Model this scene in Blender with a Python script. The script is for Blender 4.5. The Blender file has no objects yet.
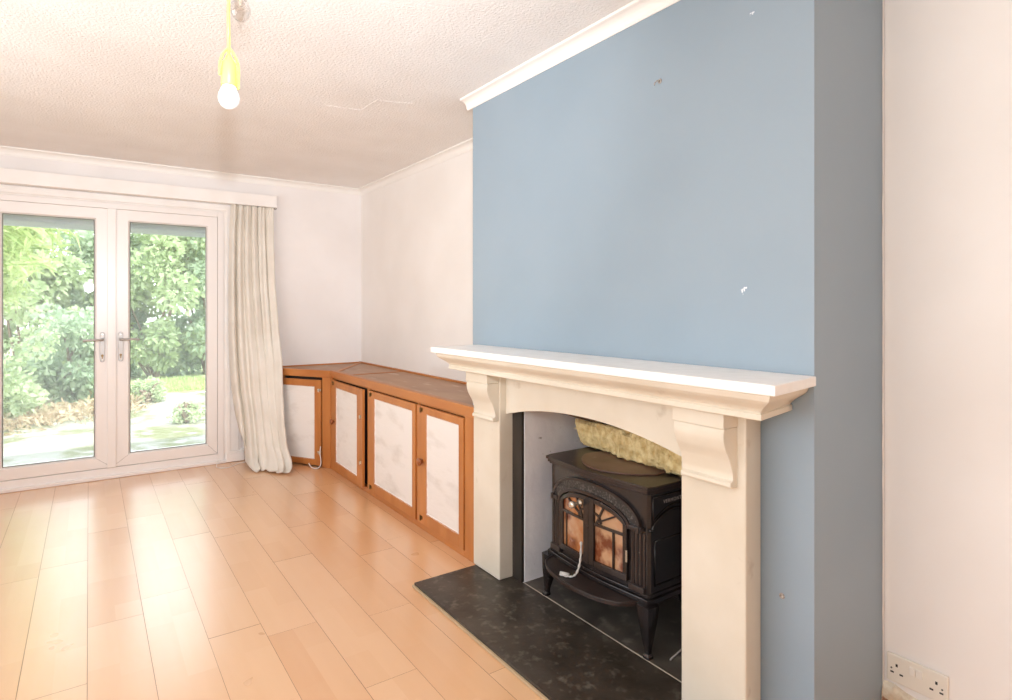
import bpy, bmesh, math, random
from mathutils import Vector, noise
random.seed(7)
C = bpy.context.scene.collection
PI = math.pi

# ------------------------------------------------------------------ materials
def new_mat(name):
    m = bpy.data.materials.new(name); m.use_nodes = True
    return m, m.node_tree, m.node_tree.nodes['Principled BSDF']

def mat(name, col, rough=0.6, col2=None, scale=8.0, lo=0.35, hi=0.65, detail=6, bump=0.0, bscale=60.0,
        metal=0.0, spec=0.5, stretch=(1, 1, 1), bdist=0.002, col3=None, scale3=40, lo3=.6, hi3=.7, trans=0.0, alpha=None, backtrans=None):
    m, nt, b = new_mat(name)
    N, L = nt.nodes, nt.links
    b.inputs['Roughness'].default_value = rough
    b.inputs['Metallic'].default_value = metal
    b.inputs['Specular IOR Level'].default_value = spec
    tc = N.new('ShaderNodeTexCoord'); mp = N.new('ShaderNodeMapping')
    mp.inputs['Scale'].default_value = stretch
    L.new(tc.outputs['Object'], mp.inputs['Vector'])
    c = None
    if col2:
        n = N.new('ShaderNodeTexNoise'); n.inputs['Scale'].default_value = scale; n.inputs['Detail'].default_value = detail
        L.new(mp.outputs['Vector'], n.inputs['Vector'])
        r = N.new('ShaderNodeValToRGB')
        r.color_ramp.elements[0].position = lo; r.color_ramp.elements[0].color = (*col, 1)
        r.color_ramp.elements[1].position = hi; r.color_ramp.elements[1].color = (*col2, 1)
        L.new(n.outputs['Fac'], r.inputs['Fac']); c = r.outputs['Color']
        if col3:
            n3 = N.new('ShaderNodeTexNoise'); n3.inputs['Scale'].default_value = scale3; n3.inputs['Detail'].default_value = 5
            L.new(mp.outputs['Vector'], n3.inputs['Vector'])
            r3 = N.new('ShaderNodeMapRange'); r3.inputs['From Min'].default_value = lo3; r3.inputs['From Max'].default_value = hi3
            L.new(n3.outputs['Fac'], r3.inputs['Value'])
            mx = N.new('ShaderNodeMix'); mx.data_type = 'RGBA'
            L.new(r3.outputs['Result'], mx.inputs['Factor']); L.new(c, mx.inputs[6]); mx.inputs[7].default_value = (*col3, 1)
            c = mx.outputs[2]
        L.new(c, b.inputs['Base Color'])
    else:
        b.inputs['Base Color'].default_value = (*col, 1)
    if bump > 0:
        n2 = N.new('ShaderNodeTexNoise'); n2.inputs['Scale'].default_value = bscale; n2.inputs['Detail'].default_value = 5
        L.new(mp.outputs['Vector'], n2.inputs['Vector'])
        bp = N.new('ShaderNodeBump'); bp.inputs['Strength'].default_value = bump; bp.inputs['Distance'].default_value = bdist
        L.new(n2.outputs['Fac'], bp.inputs['Height']); L.new(bp.outputs['Normal'], b.inputs['Normal'])
    if trans: b.inputs['Transmission Weight'].default_value = trans
    return m

def leaf_mat(name, a, b2):
    m, nt, b = new_mat(name); N, L = nt.nodes, nt.links
    at = N.new('ShaderNodeAttribute'); at.attribute_name = 'tone'
    r = N.new('ShaderNodeMix'); r.data_type = 'RGBA'
    L.new(at.outputs['Fac'], r.inputs['Factor']); r.inputs[6].default_value = (*a, 1); r.inputs[7].default_value = (*b2, 1)
    L.new(r.outputs[2], b.inputs['Base Color']); b.inputs['Roughness'].default_value = .45
    t = N.new('ShaderNodeBsdfTranslucent'); L.new(r.outputs[2], t.inputs['Color'])
    mx = N.new('ShaderNodeMixShader'); mx.inputs[0].default_value = .45
    L.new(b.outputs[0], mx.inputs[1]); L.new(t.outputs[0], mx.inputs[2])
    L.new(mx.outputs[0], N['Material Output'].inputs['Surface'])
    return m

M = {}
M['ceiling'] = mat('stippled ceiling paint', (.85, .83, .81), .9, (.89, .875, .86), 3, bump=.8, bscale=85, bdist=.008)
M['wall'] = mat('white wall paint', (.83, .80, .77), .8, (.87, .845, .82), 2.2, bump=.2, bscale=9, bdist=.006)
M['wall_far'] = mat('cool white wall paint', (.82, .79, .78), .8, (.87, .845, .84), 2.2, bump=.2, bscale=9, bdist=.006)
M['trim'] = mat('white trim paint', (.86, .83, .80), .45, (.90, .88, .86), 5, bump=.1, bscale=20)
M['coving'] = mat('white coving paint', (.88, .86, .83), .5)
M['upvc'] = mat('white plastic door frame', (.85, .82, .80), .3)
M['gasket'] = mat('grey glazing gasket', (.09, .08, .07), .5)
M['chrome'] = mat('brushed chrome', (.42, .39, .37), .4, metal=.6)
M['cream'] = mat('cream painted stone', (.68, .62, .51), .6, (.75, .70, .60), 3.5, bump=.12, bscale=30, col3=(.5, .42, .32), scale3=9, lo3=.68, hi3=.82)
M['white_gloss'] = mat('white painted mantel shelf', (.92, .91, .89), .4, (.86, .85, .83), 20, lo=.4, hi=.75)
M['slate'] = mat('black slate', (.028, .021, .015), .42, (.060, .047, .036), 6, bump=.35, bscale=22, bdist=.004, col3=(.15, .13, .105), scale3=30, lo3=.54, hi3=.82)
M['slate_back'] = mat('dusty slate', (.045, .035, .028), .5, (.09, .075, .06), 7, bump=.35, bscale=22, bdist=.004, col3=(.2, .17, .14), scale3=16, lo3=.58, hi3=.8)
M['slip'] = mat('dark slate slip', (.022, .017, .013), .5, (.04, .032, .026), 12, stretch=(1, 1, .3), bump=.3, bscale=40)
M['grout'] = mat('pale grout', (.45, .40, .33), .9)
M['limewash'] = mat('whitewashed brick', (.82, .82, .87), .85, (.90, .90, .93), 5, bump=.5, bscale=14, bdist=.01, col3=(.3, .27, .26), scale3=26, lo3=.68, hi3=.75)
M['soot'] = mat('sooty masonry', (.03, .022, .018), .9, (.07, .05, .04), 6)
M['rust_plate'] = mat('rusty plate', (.16, .075, .045), .7, (.25, .15, .10), 7, bump=.3, bscale=30)
M['iron'] = mat('black enamel cast iron', (.008, .006, .006), .27, (.022, .015, .014), 7, bump=.12, bscale=40, spec=.6, col3=(.14, .11, .09), scale3=45, lo3=.70, hi3=.8)
M['iron_brown'] = mat('brown black cast iron', (.016, .010, .009), .32, (.034, .021, .017), 9, bump=.2, bscale=40, col3=(.25, .20, .16), scale3=60, lo3=.68, hi3=.78)
M['iron_arch'] = mat('pierced cast iron', (.012, .010, .009), .4, (.12, .105, .095), 130, lo=.5, hi=.66, detail=1, bump=.9, bscale=130, bdist=.004)
M['griddle'] = mat('rusty stove top', (.10, .045, .032), .36, (.19, .10, .075), 8, bump=.2, bscale=30, col3=(.3, .2, .15), scale3=20, lo3=.66, hi3=.8)
M['amber'] = mat('sooty amber stove glass', (.36, .13, .035), .12, (.46, .27, .15), 9, lo=.4, hi=.6, spec=.8, col3=(.14, .03, .008), scale3=11, lo3=.5, hi3=.64)
M['steel'] = mat('bright steel knob', (.75, .70, .60), .2, metal=.8)
M['rope'] = mat('grey rope', (.42, .40, .38), .9, (.65, .63, .6), 90, bump=.7, bscale=160)
M['wool'] = mat('yellow mineral wool', (.66, .46, .18), .95, (.95, .78, .42), 34, lo=.3, hi=.65, bump=.9, bscale=120, bdist=.01)
M['pine'] = mat('orange pine', (.40, .135, .030), .42, (.54, .215, .058), 7, stretch=(1, 1, .22), lo=.3, hi=.7, bump=.06, bscale=30, col3=(.14, .045, .015), scale3=22, lo3=.70, hi3=.78)
M['pine_h'] = mat('orange pine rail', (.40, .135, .030), .42, (.54, .215, .058), 7, stretch=(.7, .18, 1), lo=.3, hi=.7, bump=.06, bscale=30, col3=(.14, .045, .015), scale3=22, lo3=.70, hi3=.78)
M['pine_top'] = mat('dusty brown cabinet top', (.30, .14, .06), .4, (.42, .23, .12), 5, stretch=(1.6, .5, 1), lo=.3, hi=.7, col3=(.62, .48, .36), scale3=9, lo3=.60, hi3=.8)
M['paint_panel'] = mat('rough white panel paint', (.80, .77, .74), .75, (.66, .62, .58), 6, lo=.55, hi=.75, bump=.5, bscale=10, bdist=.008, stretch=(1, .6, 1.6))
M['knob_wood'] = mat('dark turned wood', (.24, .07, .018), .35, (.34, .11, .03), 20)
M['dark'] = mat('painted cabinet shade', (.03, .015, .008), .8)
M['brass'] = mat('old brass', (.20, .12, .045), .4, metal=.8)
M['curtain'] = mat('ivory curtain fabric', (.72, .68, .61), .9, (.78, .745, .68), 6, bump=.25, bscale=300)
M['yellow'] = mat('lemon yellow plastic', (.86, .84, .16), .4)
M['bulb'] = mat('frosted white bulb', (.92, .92, .92), .3)
M['cable'] = mat('white cable', (.80, .78, .75), .5)
M['plate'] = mat('ivory plastic socket', (.80, .75, .66), .4)
M['plate_sw'] = mat('pale plastic rocker', (.82, .78, .71), .35)
M['black'] = mat('black void', (.02, .018, .015), .7)
M['rough_skirt'] = mat('stripped plaster', (.80, .74, .62), .9, (.62, .50, .36), 20, lo=.4, hi=.6, bump=.9, bscale=40, bdist=.01, col3=(.30, .13, .07), scale3=22, lo3=.58, hi3=.64)
M['anchor'] = mat('pale wall plug', (.55, .50, .45), .6, (.2, .17, .15), 200)
M['edge'] = mat('beige edging', (.50, .38, .24), .5)
M['patio'] = mat('mossy concrete patio', (.30, .285, .24), .9, (.15, .155, .06), 1.5, lo=.42, hi=.56, bump=.4, bscale=8, bdist=.02, col3=(.36, .34, .31), scale3=7, lo3=.5, hi3=.65)
M['lawn'] = mat('rough lawn', (.32, .42, .12), .9, (.60, .62, .34), 3, bump=.8, bscale=30, bdist=.05)
M['soil'] = mat('leafy soil', (.28, .22, .14), .95, (.50, .42, .30), 10, bump=.8, bscale=30, bdist=.05)
M['eave'] = mat('blue grey eave board', (.42, .46, .52), .7, (.50, .53, .56), 5)
M['leaf_a'] = leaf_mat('bright green leaves', (.34, .44, .21), (.68, .75, .50))
M['leaf_b'] = leaf_mat('mid green leaves', (.27, .37, .23), (.57, .66, .47))
M['leaf_c'] = leaf_mat('lime bamboo leaves', (.32, .44, .13), (.66, .72, .36))
M['litter'] = leaf_mat('dry leaf litter', (.35, .24, .13), (.72, .60, .42))
M['bark'] = mat('brown bark', (.14, .09, .06), .9, (.24, .17, .12), 12)

# glass: see-through pane with a white haze mixed in to wash out the garden
m, nt, b = new_mat('hazed door glass')
N, L = nt.nodes, nt.links
tr = N.new('ShaderNodeBsdfTransparent'); tr.inputs['Color'].default_value = (.97, .98, .97, 1)
gl = N.new('ShaderNodeBsdfGlossy'); gl.inputs['Roughness'].default_value = .02
fr = N.new('ShaderNodeFresnel'); fr.inputs['IOR'].default_value = 1.3
mx = N.new('ShaderNodeMixShader'); L.new(fr.outputs[0], mx.inputs[0]); L.new(tr.outputs[0], mx.inputs[1]); L.new(gl.outputs[0], mx.inputs[2])
L.new(mx.outputs[0], N['Material Output'].inputs['Surface'])
tl = N.new('ShaderNodeBsdfTranslucent'); tl.inputs['Color'].default_value = (1, 1, 1, 1)
mh = N.new('ShaderNodeMixShader'); mh.inputs[0].default_value = .08
L.new(mx.outputs[0], mh.inputs[1]); L.new(tl.outputs[0], mh.inputs[2]); L.new(mh.outputs[0], N['Material Output'].inputs['Surface'])
M['glass'] = m
m, nt, b = new_mat('clear bulb glass')
N, L = nt.nodes, nt.links
tr = N.new('ShaderNodeBsdfTransparent'); tr.inputs['Color'].default_value = (.93, .92, .91, 1)
gl = N.new('ShaderNodeBsdfGlossy'); gl.inputs['Roughness'].default_value = .05
lw = N.new('ShaderNodeLayerWeight'); lw.inputs['Blend'].default_value = .18
mx = N.new('ShaderNodeMixShader'); L.new(lw.outputs['Facing'], mx.inputs[0]); L.new(tr.outputs[0], mx.inputs[1]); L.new(gl.outputs[0], mx.inputs[2])
L.new(mx.outputs[0], N['Material Output'].inputs['Surface'])
M['bulb_glass'] = m

# floor laminate: colour from a per-board attribute plus soft grain
m, nt, b = new_mat('beech laminate')
N, L = nt.nodes, nt.links
at = N.new('ShaderNodeAttribute'); at.attribute_name = 'tone'
rp = N.new('ShaderNodeValToRGB')
rp.color_ramp.elements[0].color = (.69, .36, .165, 1); rp.color_ramp.elements[1].color = (.82, .525, .30, 1)
tc = N.new('ShaderNodeTexCoord'); mp = N.new('ShaderNodeMapping'); mp.inputs['Scale'].default_value = (9, .8, 1)
ns = N.new('ShaderNodeTexNoise'); ns.inputs['Scale'].default_value = 2.5; ns.inputs['Detail'].default_value = 3; ns.inputs['Distortion'].default_value = .1
L.new(tc.outputs['Object'], mp.inputs[0]); L.new(mp.outputs[0], ns.inputs['Vector'])
ma = N.new('ShaderNodeMath'); ma.operation = 'MULTIPLY_ADD'; ma.inputs[1].default_value = .22; ma.inputs[2].default_value = -.11
L.new(ns.outputs['Fac'], ma.inputs[0])
ad = N.new('ShaderNodeMath'); ad.operation = 'ADD'; ad.use_clamp = True
L.new(ma.outputs[0], ad.inputs[0]); L.new(at.outputs['Fac'], ad.inputs[1]); L.new(ad.outputs[0], rp.inputs['Fac'])
L.new(rp.outputs['Color'], b.inputs['Base Color'])
b.inputs['Roughness'].default_value = .24
b.inputs['IOR'].default_value = 1.5
b.inputs['Coat Weight'].default_value = 1.0; b.inputs['Coat Roughness'].default_value = .27; b.inputs['Coat IOR'].default_value = 1.75
n2 = N.new('ShaderNodeTexNoise'); n2.inputs['Scale'].default_value = 3.0; n2.inputs['Detail'].default_value = 3
L.new(tc.outputs['Object'], n2.inputs['Vector'])
bp = N.new('ShaderNodeBump'); bp.inputs['Strength'].default_value = .15; bp.inputs['Distance'].default_value = .004
L.new(n2.outputs['Fac'], bp.inputs['Height']); L.new(bp.outputs['Normal'], b.inputs['Normal'])
rr = N.new('ShaderNodeMapRange'); rr.inputs['To Min'].default_value = .24; rr.inputs['To Max'].default_value = .36
L.new(n2.outputs['Fac'], rr.inputs['Value']); L.new(rr.outputs[0], b.inputs['Roughness'])
M['floor'] = m
M['gap'] = mat('dark board joint', (.20, .10, .05), .8)

# blue chimney paint with two scuffs where the paint has come off
m, nt, b = new_mat('blue wall paint')
N, L = nt.nodes, nt.links
tc = N.new('ShaderNodeTexCoord')
nz = N.new('ShaderNodeTexNoise'); nz.inputs['Scale'].default_value = 2.0; L.new(tc.outputs['Object'], nz.inputs['Vector'])
rp = N.new('ShaderNodeValToRGB'); rp.color_ramp.elements[0].position = .35; rp.color_ramp.elements[1].position = .65
rp.color_ramp.elements[0].color = (.262, .338, .405, 1); rp.color_ramp.elements[1].color = (.285, .362, .430, 1)
L.new(nz.outputs['Fac'], rp.inputs['Fac'])
col = rp.outputs['Color']
nf = N.new('ShaderNodeTexNoise'); nf.inputs['Scale'].default_value = 75; nf.inputs['Detail'].default_value = 3; L.new(tc.outputs['Object'], nf.inputs['Vector'])
for (py, pz, rad, th) in ((1.09, 1.335, .04, .56), (1.062, 2.19, .035, .62)):
    vm = N.new('ShaderNodeVectorMath'); vm.operation = 'DISTANCE'; vm.inputs[1].default_value = (1.675, py, pz); L.new(tc.outputs['Object'], vm.inputs[0])
    a = N.new('ShaderNodeMapRange'); a.inputs['From Min'].default_value = 0; a.inputs['From Max'].default_value = rad; a.inputs['To Min'].default_value = .12; a.inputs['To Max'].default_value = -.4
    L.new(vm.outputs['Value'], a.inputs['Value'])
    s = N.new('ShaderNodeMath'); s.operation = 'ADD'; L.new(a.outputs[0], s.inputs[0]); L.new(nf.outputs['Fac'], s.inputs[1])
    g = N.new('ShaderNodeMapRange'); g.inputs['From Min'].default_value = th; g.inputs['From Max'].default_value = th + .05; L.new(s.outputs[0], g.inputs['Value'])
    mx = N.new('ShaderNodeMix'); mx.data_type = 'RGBA'; L.new(g.outputs[0], mx.inputs['Factor']); L.new(col, mx.inputs[6]); mx.inputs[7].default_value = (.8, .84, .86, 1)
    col = mx.outputs[2]
L.new(col, b.inputs['Base Color']); b.inputs['Roughness'].default_value = .5
n2 = N.new('ShaderNodeTexNoise'); n2.inputs['Scale'].default_value = 6; L.new(tc.outputs['Object'], n2.inputs['Vector'])
bp = N.new('ShaderNodeBump'); bp.inputs['Strength'].default_value = .12; bp.inputs['Distance'].default_value = .006
L.new(n2.outputs['Fac'], bp.inputs['Height']); L.new(bp.outputs['Normal'], b.inputs['Normal'])
M['blue'] = m

# ------------------------------------------------------------------ helpers
WL = {}
def wloc(p): return WL.get(p.name, Vector((0, 0, 0))) if p else Vector((0, 0, 0))

def obj(name, bm, material, parent=None, smooth=False, bevel=0, **props):
    """bm holds world coordinates; link it as one mesh object under parent"""
    me = bpy.data.meshes.new(name)
    bmesh.ops.recalc_face_normals(bm, faces=bm.faces)
    off = wloc(parent)
    bmesh.ops.translate(bm, verts=bm.verts, vec=-off)
    bm.to_mesh(me); bm.free()
    for mt in (material if isinstance(material, (list, tuple)) else [material]): me.materials.append(M[mt])
    o = bpy.data.objects.new(name, me); C.objects.link(o)
    if parent: o.parent = parent
    WL[o.name] = off.copy()
    if smooth:
        for p in me.polygons: p.use_smooth = True
    if bevel:
        md = o.modifiers.new('bevel', 'BEVEL'); md.width = bevel; md.segments = 2; md.limit_method = 'ANGLE'; md.angle_limit = math.radians(40)
    for k, v in props.items(): o[k] = v
    return o

def thing(name, label, cat, loc, group=None):
    o = bpy.data.objects.new(name, None); C.objects.link(o); o.location = loc
    o.empty_display_size = .1
    o['label'] = label; o['category'] = cat
    if group: o['group'] = group
    WL[o.name] = Vector(loc)
    return o

def tag(o, label, cat, group=None):
    o['label'] = label; o['category'] = cat
    if group: o['group'] = group
    return o

def box(bm, x0, x1, y0, y1, z0, z1, mi=0):
    vs = [bm.verts.new((x, y, z)) for z in (z0, z1) for y in (y0, y1) for x in (x0, x1)]
    for f in ((0, 1, 3, 2), (4, 6, 7, 5), (0, 4, 5, 1), (2, 3, 7, 6), (0, 2, 6, 4), (1, 5, 7, 3)):
        bm.faces.new([vs[i] for i in f]).material_index = mi
    return vs

def lbox(bm, O, U, Nn, u0, u1, n0, n1, z0, z1):
    vs = []
    for z in (z0, z1):
        for n in (n0, n1):
            for u in (u0, u1):
                vs.append(bm.verts.new((O[0] + U[0]*u + Nn[0]*n, O[1] + U[1]*u + Nn[1]*n, z)))
    for f in ((0, 1, 3, 2), (4, 6, 7, 5), (0, 4, 5, 1), (2, 3, 7, 6), (0, 2, 6, 4), (1, 5, 7, 3)):
        bm.faces.new([vs[i] for i in f])

def B(*a):
    bm = bmesh.new(); box(bm, *a); return bm

def prism(bm, pts, axis, a, b, mi=0):
    """pts: 2D outline; axis x: (y,z), y: (x,z), z: (x,y)"""
    def P(p, t):
        return {'x': (t, p[0], p[1]), 'y': (p[0], t, p[1]), 'z': (p[0], p[1], t)}[axis]
    A = [bm.verts.new(P(p, a)) for p in pts]; Bv = [bm.verts.new(P(p, b)) for p in pts]
    n = len(pts)
    bm.faces.new(A).material_index = mi; bm.faces.new(Bv[::-1]).material_index = mi
    for i in range(n): bm.faces.new((A[i], A[(i+1) % n], Bv[(i+1) % n], Bv[i])).material_index = mi

def strip(bm, A, Bp, axis, a, b):
    """band between two polylines A and Bp (2D) with thickness a..b along axis"""
    def P(p, t):
        return {'x': (t, p[0], p[1]), 'y': (p[0], t, p[1]), 'z': (p[0], p[1], t)}[axis]
    for i in range(len(A)-1):
        q = [A[i], A[i+1], Bp[i+1], Bp[i]]
        lo = [bm.verts.new(P(p, a)) for p in q]; hi = [bm.verts.new(P(p, b)) for p in q]
        bm.faces.new(lo); bm.faces.new(hi[::-1])
        for k in range(4): bm.faces.new((lo[k], lo[(k+1) % 4], hi[(k+1) % 4], hi[k]))
    bmesh.ops.remove_doubles(bm, verts=bm.verts, dist=1e-5)

def tube(bm, path, r, seg=8, cap=True):
    path = [Vector(p) for p in path]
    rings = []
    prev = None
    for i, p in enumerate(path):
        d = (path[min(i+1, len(path)-1)] - path[max(i-1, 0)]).normalized()
        if prev is None:
            u = d.orthogonal().normalized()
        else:
            u = (prev - d * prev.dot(d)).normalized()
        prev = u
        v = d.cross(u)
        rr = r[i] if isinstance(r, (list, tuple)) else r
        rings.append([bm.verts.new(p + u*math.cos(2*PI*k/seg)*rr + v*math.sin(2*PI*k/seg)*rr) for k in range(seg)])
    for i in range(len(rings)-1):
        for k in range(seg):
            bm.faces.new((rings[i][k], rings[i][(k+1) % seg], rings[i+1][(k+1) % seg], rings[i+1][k]))
    if cap:
        bm.faces.new(rings[0][::-1]); bm.faces.new(rings[-1])

def lathe(bm, prof, cx, cy, cz, seg=24, axis='z'):
    rings = []
    for r, t in prof:
        ring = []
        for k in range(seg):
            a = 2*PI*k/seg; c, s = math.cos(a)*max(r, 1e-5), math.sin(a)*max(r, 1e-5)
            ring.append(bm.verts.new({'z': (cx+c, cy+s, cz+t), 'x': (cx+t, cy+c, cz+s), 'y': (cx+c, cy+t, cz+s)}[axis]))
        rings.append(ring)
    for i in range(len(rings)-1):
        for k in range(seg):
            bm.faces.new((rings[i][k], rings[i][(k+1) % seg], rings[i+1][(k+1) % seg], rings[i+1][k]))
    bm.faces.new(rings[0][::-1]); bm.faces.new(rings[-1])

def smooth_curve(pts, n=6):
    pts = [Vector(p) for p in pts]; out = []
    for i in range(len(pts)-1):
        p0, p1, p2, p3 = pts[max(i-1, 0)], pts[i], pts[i+1], pts[min(i+2, len(pts)-1)]
        for k in range(n):
            t = k/n
            out.append(.5*((2*p1) + (p2-p0)*t + (2*p0-5*p1+4*p2-p3)*t*t + (3*p1-p0-3*p2+p3)*t**3))
    out.append(pts[-1]); return out

S = dict(kind='structure')
XR, YF, H = 2.11, 5.393, 2.40          # right wall, far wall, ceiling height
XL, YN = -1.45, -1.9                   # left wall, near wall
XC, YC0, YC1 = 1.675, .873, 2.695      # chimney breast

# ------------------------------------------------------------------ floor boards
def floor():
    me_v, me_f, mi, tone = [], [], [], []
    # dark sub-layer seen in the joints
    def quad(a, b2, c, d, m_i, t):
        i = len(me_v); me_v.extend((a, b2, c, d)); me_f.append((i, i+1, i+2, i+3)); mi.append(m_i); tone.append(t)
    quad((XL, YN, -.006), (XR, YN, -.006), (XR, YF+.1, -.006), (XL, YF+.1, -.006), 1, 0)
    rnd = random.Random(5)
    w = .1915
    # known joints of some rows (row edge x -> a joint y), others random
    known = {-1: 2.48, 0: 4.12, 1: 3.06, 2: 2.545, 3: 3.64, 4: 3.12, 5: 2.35}
    tilt = {-2: .10, -1: -.12, 0: .06, 1: .16, 2: .34, 3: -.10, 4: .05}
    k = math.floor((XL + .005)/w)
    while -.005 + k*w < XR:
        x0 = -.005 + k*w; x1 = x0 + w
        j = known.get(k, rnd.uniform(1, 3)); y = j
        while y > YN: y -= 1.21
        tl = math.radians(tilt.get(k, rnd.uniform(-.12, .12)))
        while y < YF + .1:
            ya, yb = max(y, YN), min(y + 1.21, YF + .02)
            if yb > ya:
                base = rnd.uniform(.22, .62)
                gap = .0007
                lift = rnd.uniform(0, .0006)
                tb = tl + math.radians(rnd.uniform(-.07, .07))
                long_t = math.radians(rnd.uniform(-.12, .12))
                for s in range(2):                      # two printed strips per board
                    xa = x0 + s*w/2; xb = xa + w/2
                    if s == 0: xa += gap
                    if s == 1: xb -= gap
                    cuts = [ya + gap]; t0 = ya + rnd.uniform(.15, .5)
                    while t0 < yb - .12:
                        cuts.append(t0); t0 += rnd.uniform(.3, .5)
                    cuts.append(yb - gap)
                    for q in range(len(cuts)-1):
                        tn = min(1, max(0, base + rnd.uniform(-.13, .13)))
                        n = 4
                        for c in range(n):              # slight cupping across the board
                            xs = [xa + (xb-xa)*c/n, xa + (xb-xa)*(c+1)/n]
                            zz = []
                            for xx in xs:
                                u = (xx - (x0+x1)/2)
                                zz.append(-.001 + lift*.3 + u*math.tan(tb) + .09*u*u*.35)
                            yl = lambda yy: (yy - (ya+yb)/2)*math.tan(long_t)*.25
                            quad((xs[0], cuts[q], zz[0]+yl(cuts[q])), (xs[1], cuts[q], zz[1]+yl(cuts[q])),
                                 (xs[1], cuts[q+1], zz[1]+yl(cuts[q+1])), (xs[0], cuts[q+1], zz[0]+yl(cuts[q+1])), 0, tn)
            y += 1.21
        k += 1
    me = bpy.data.meshes.new('floor'); me.from_pydata(me_v, [], me_f)
    me.materials.append(M['floor']); me.materials.append(M['gap'])
    me.polygons.foreach_set('material_index', mi)
    a = me.attributes.new('tone', 'FLOAT', 'FACE'); a.data.foreach_set('value', tone)
    me.update()
    o = bpy.data.objects.new('floor', me); C.objects.link(o); o['kind'] = 'structure'
floor()

# ------------------------------------------------------------------ room shell
bm = bmesh.new(); box(bm, XL-.12, XR+.12, YN-.12, YF+.25, H, H+.15)
# cracked flake in the plaster
cr = [(1.06, 3.25), (1.17, 3.235), (1.258, 3.218), (1.262, 3.10), (1.268, 3.011), (1.36, 2.985), (1.45, 2.948)]
for i in range(len(cr)-1):
    a, c2 = cr[i], cr[i+1]
    v = [bm.verts.new(p) for p in ((a[0], a[1], H-.0004), (c2[0], c2[1], H-.0004), (c2[0], c2[1]+.0035, H-.0025), (a[0], a[1]+.0035, H-.0025))]
    bm.faces.new(v)
o = obj('ceiling', bm, 'ceiling', **S)
bm = bmesh.new(); box(bm, XR, XR+.12, YN-.1, YF+.25, -.05, H); obj('wall_right', bm, 'wall', **S)
# left wall with a side window, near wall closed
wy0, wy1, wz0, wz1 = -.5, 3.6, .75, 2.15
bm = bmesh.new()
box(bm, XL-.12, XL, YN-.1, wy0, -.05, H); box(bm, XL-.12, XL, wy1, YF+.25, -.05, H)
box(bm, XL-.12, XL, wy0, wy1, -.05, wz0); box(bm, XL-.12, XL, wy0, wy1, wz1, H)
obj('wall_left', bm, 'wall', **S)
obj('wall_near', B(XL, XR, YN-.1, YN, -.05, H), 'wall', **S)
bm = bmesh.new()
for y in (wy0, (wy0+wy1)/2-.03, wy1-.06): box(bm, XL-.10, XL-.04, y, y+.06, wz0, wz1)
box(bm, XL-.10, XL-.04, wy0, wy1, wz0, wz0+.06); box(bm, XL-.10, XL-.04, wy0, wy1, wz1-.06, wz1)
obj('window_1', bm, 'upvc', **S)
# far wall with the door opening
dx0, dx1, dz1 = -.66, .915, 2.07
bm = bmesh.new()
box(bm, XL, dx0, YF, YF+.25, -.2, H); box(bm, dx1, XR, YF, YF+.25, -.2, H); box(bm, dx0, dx1, YF, YF+.25, dz1, H)
obj('wall_far', bm, 'wall_far', **S)

# chimney breast with the fireplace opening
bm = bmesh.new()
oy0, oy1, oz1 = 1.25, 2.19, .88
box(bm, XC, XR-.001, oy1, YC1, 0, H-.001); box(bm, XC, XR-.001, YC0, oy0, 0, H-.001); box(bm, XC, XR-.001, oy0, oy1, oz1, H-.001)
bmesh.ops.remove_doubles(bm, verts=bm.verts, dist=1e-5)
obj('wall_chimney', bm, 'blue', **S)
bm = bmesh.new(); box(bm, 1.640, 2.10, oy1-.004, oy1+.012, .004, .86, 0); box(bm, 1.68, 2.10, oy0-.012, oy0+.004, .004, .86, 0); box(bm, 2.085, 2.10, oy0, oy1-.004, .004, .86, 1)
obj('wall_recess', bm, ['limewash', 'soot'], **S)

# coving: a concave profile swept along each wall
def coving(name, pts, closed=False, dirn=1):
    prof = [(.0, .056), (.004, .056), (.006, .050)]
    for k in range(7):
        a = k/6*PI/2
        prof.append((.008 + .036*(1-math.cos(a)), .048 - .036*math.sin(a)))
    prof += [(.050, .010), (.052, .001), (.0, .001)]
    bm = bmesh.new(); rings = []
    for (x, y, ox, oy) in pts:
        rings.append([bm.verts.new((x+ox*p, y+oy*p, H-q)) for p, q in prof])
    n = len(prof)
    for i in range(len(rings)-1):
        for k in range(n): bm.faces.new((rings[i][k], rings[i][(k+1) % n], rings[i+1][(k+1) % n], rings[i+1][k]))
    bm.faces.new(rings[0]); bm.faces.new(rings[-1][::-1])
    o = obj(name, bm, 'coving', **S)
    return o
coving('trim_far_coving', [(XL, YF, 1, -1), (XR, YF, -1, -1)])
coving('trim_right_coving', [(XR, YF, -1, -1), (XR, YC1, -1, 0)])
coving('trim_chimney_coving', [(XC, YC1+.05, -1, 0), (XC, YC0-.05, -1, 0)])
coving('trim_left_coving', [(XL, YN, 1, 1), (XL, YF, 1, -1)])
coving('trim_near_right_coving', [(XR, YC0, -1, 0), (XR, YN, -1, 1)])

# thin painted line where the chimney return meets the alcove wall
bm = bmesh.new()
zz = 0.0; pts = []
while zz < 2.35:
    pts.append((XR-.003, .873-.004 + .004*noise.noise(Vector((0, 3, zz*5))), zz)); zz += .03
bmv = [(bm.verts.new((p[0]-.002, YC0-.0015, p[2])), bm.verts.new((p[0]-.012 - .006*abs(noise.noise(Vector((1, 7, p[2]*9)))), YC0-.0015, p[2])), ) for p in pts]
for i in range(len(bmv)-1): bm.faces.new((bmv[i][0], bmv[i][1], bmv[i+1][1], bmv[i+1][0]))
obj('trim_alcove_paint_line', bm, 'coving', **S)

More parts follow.
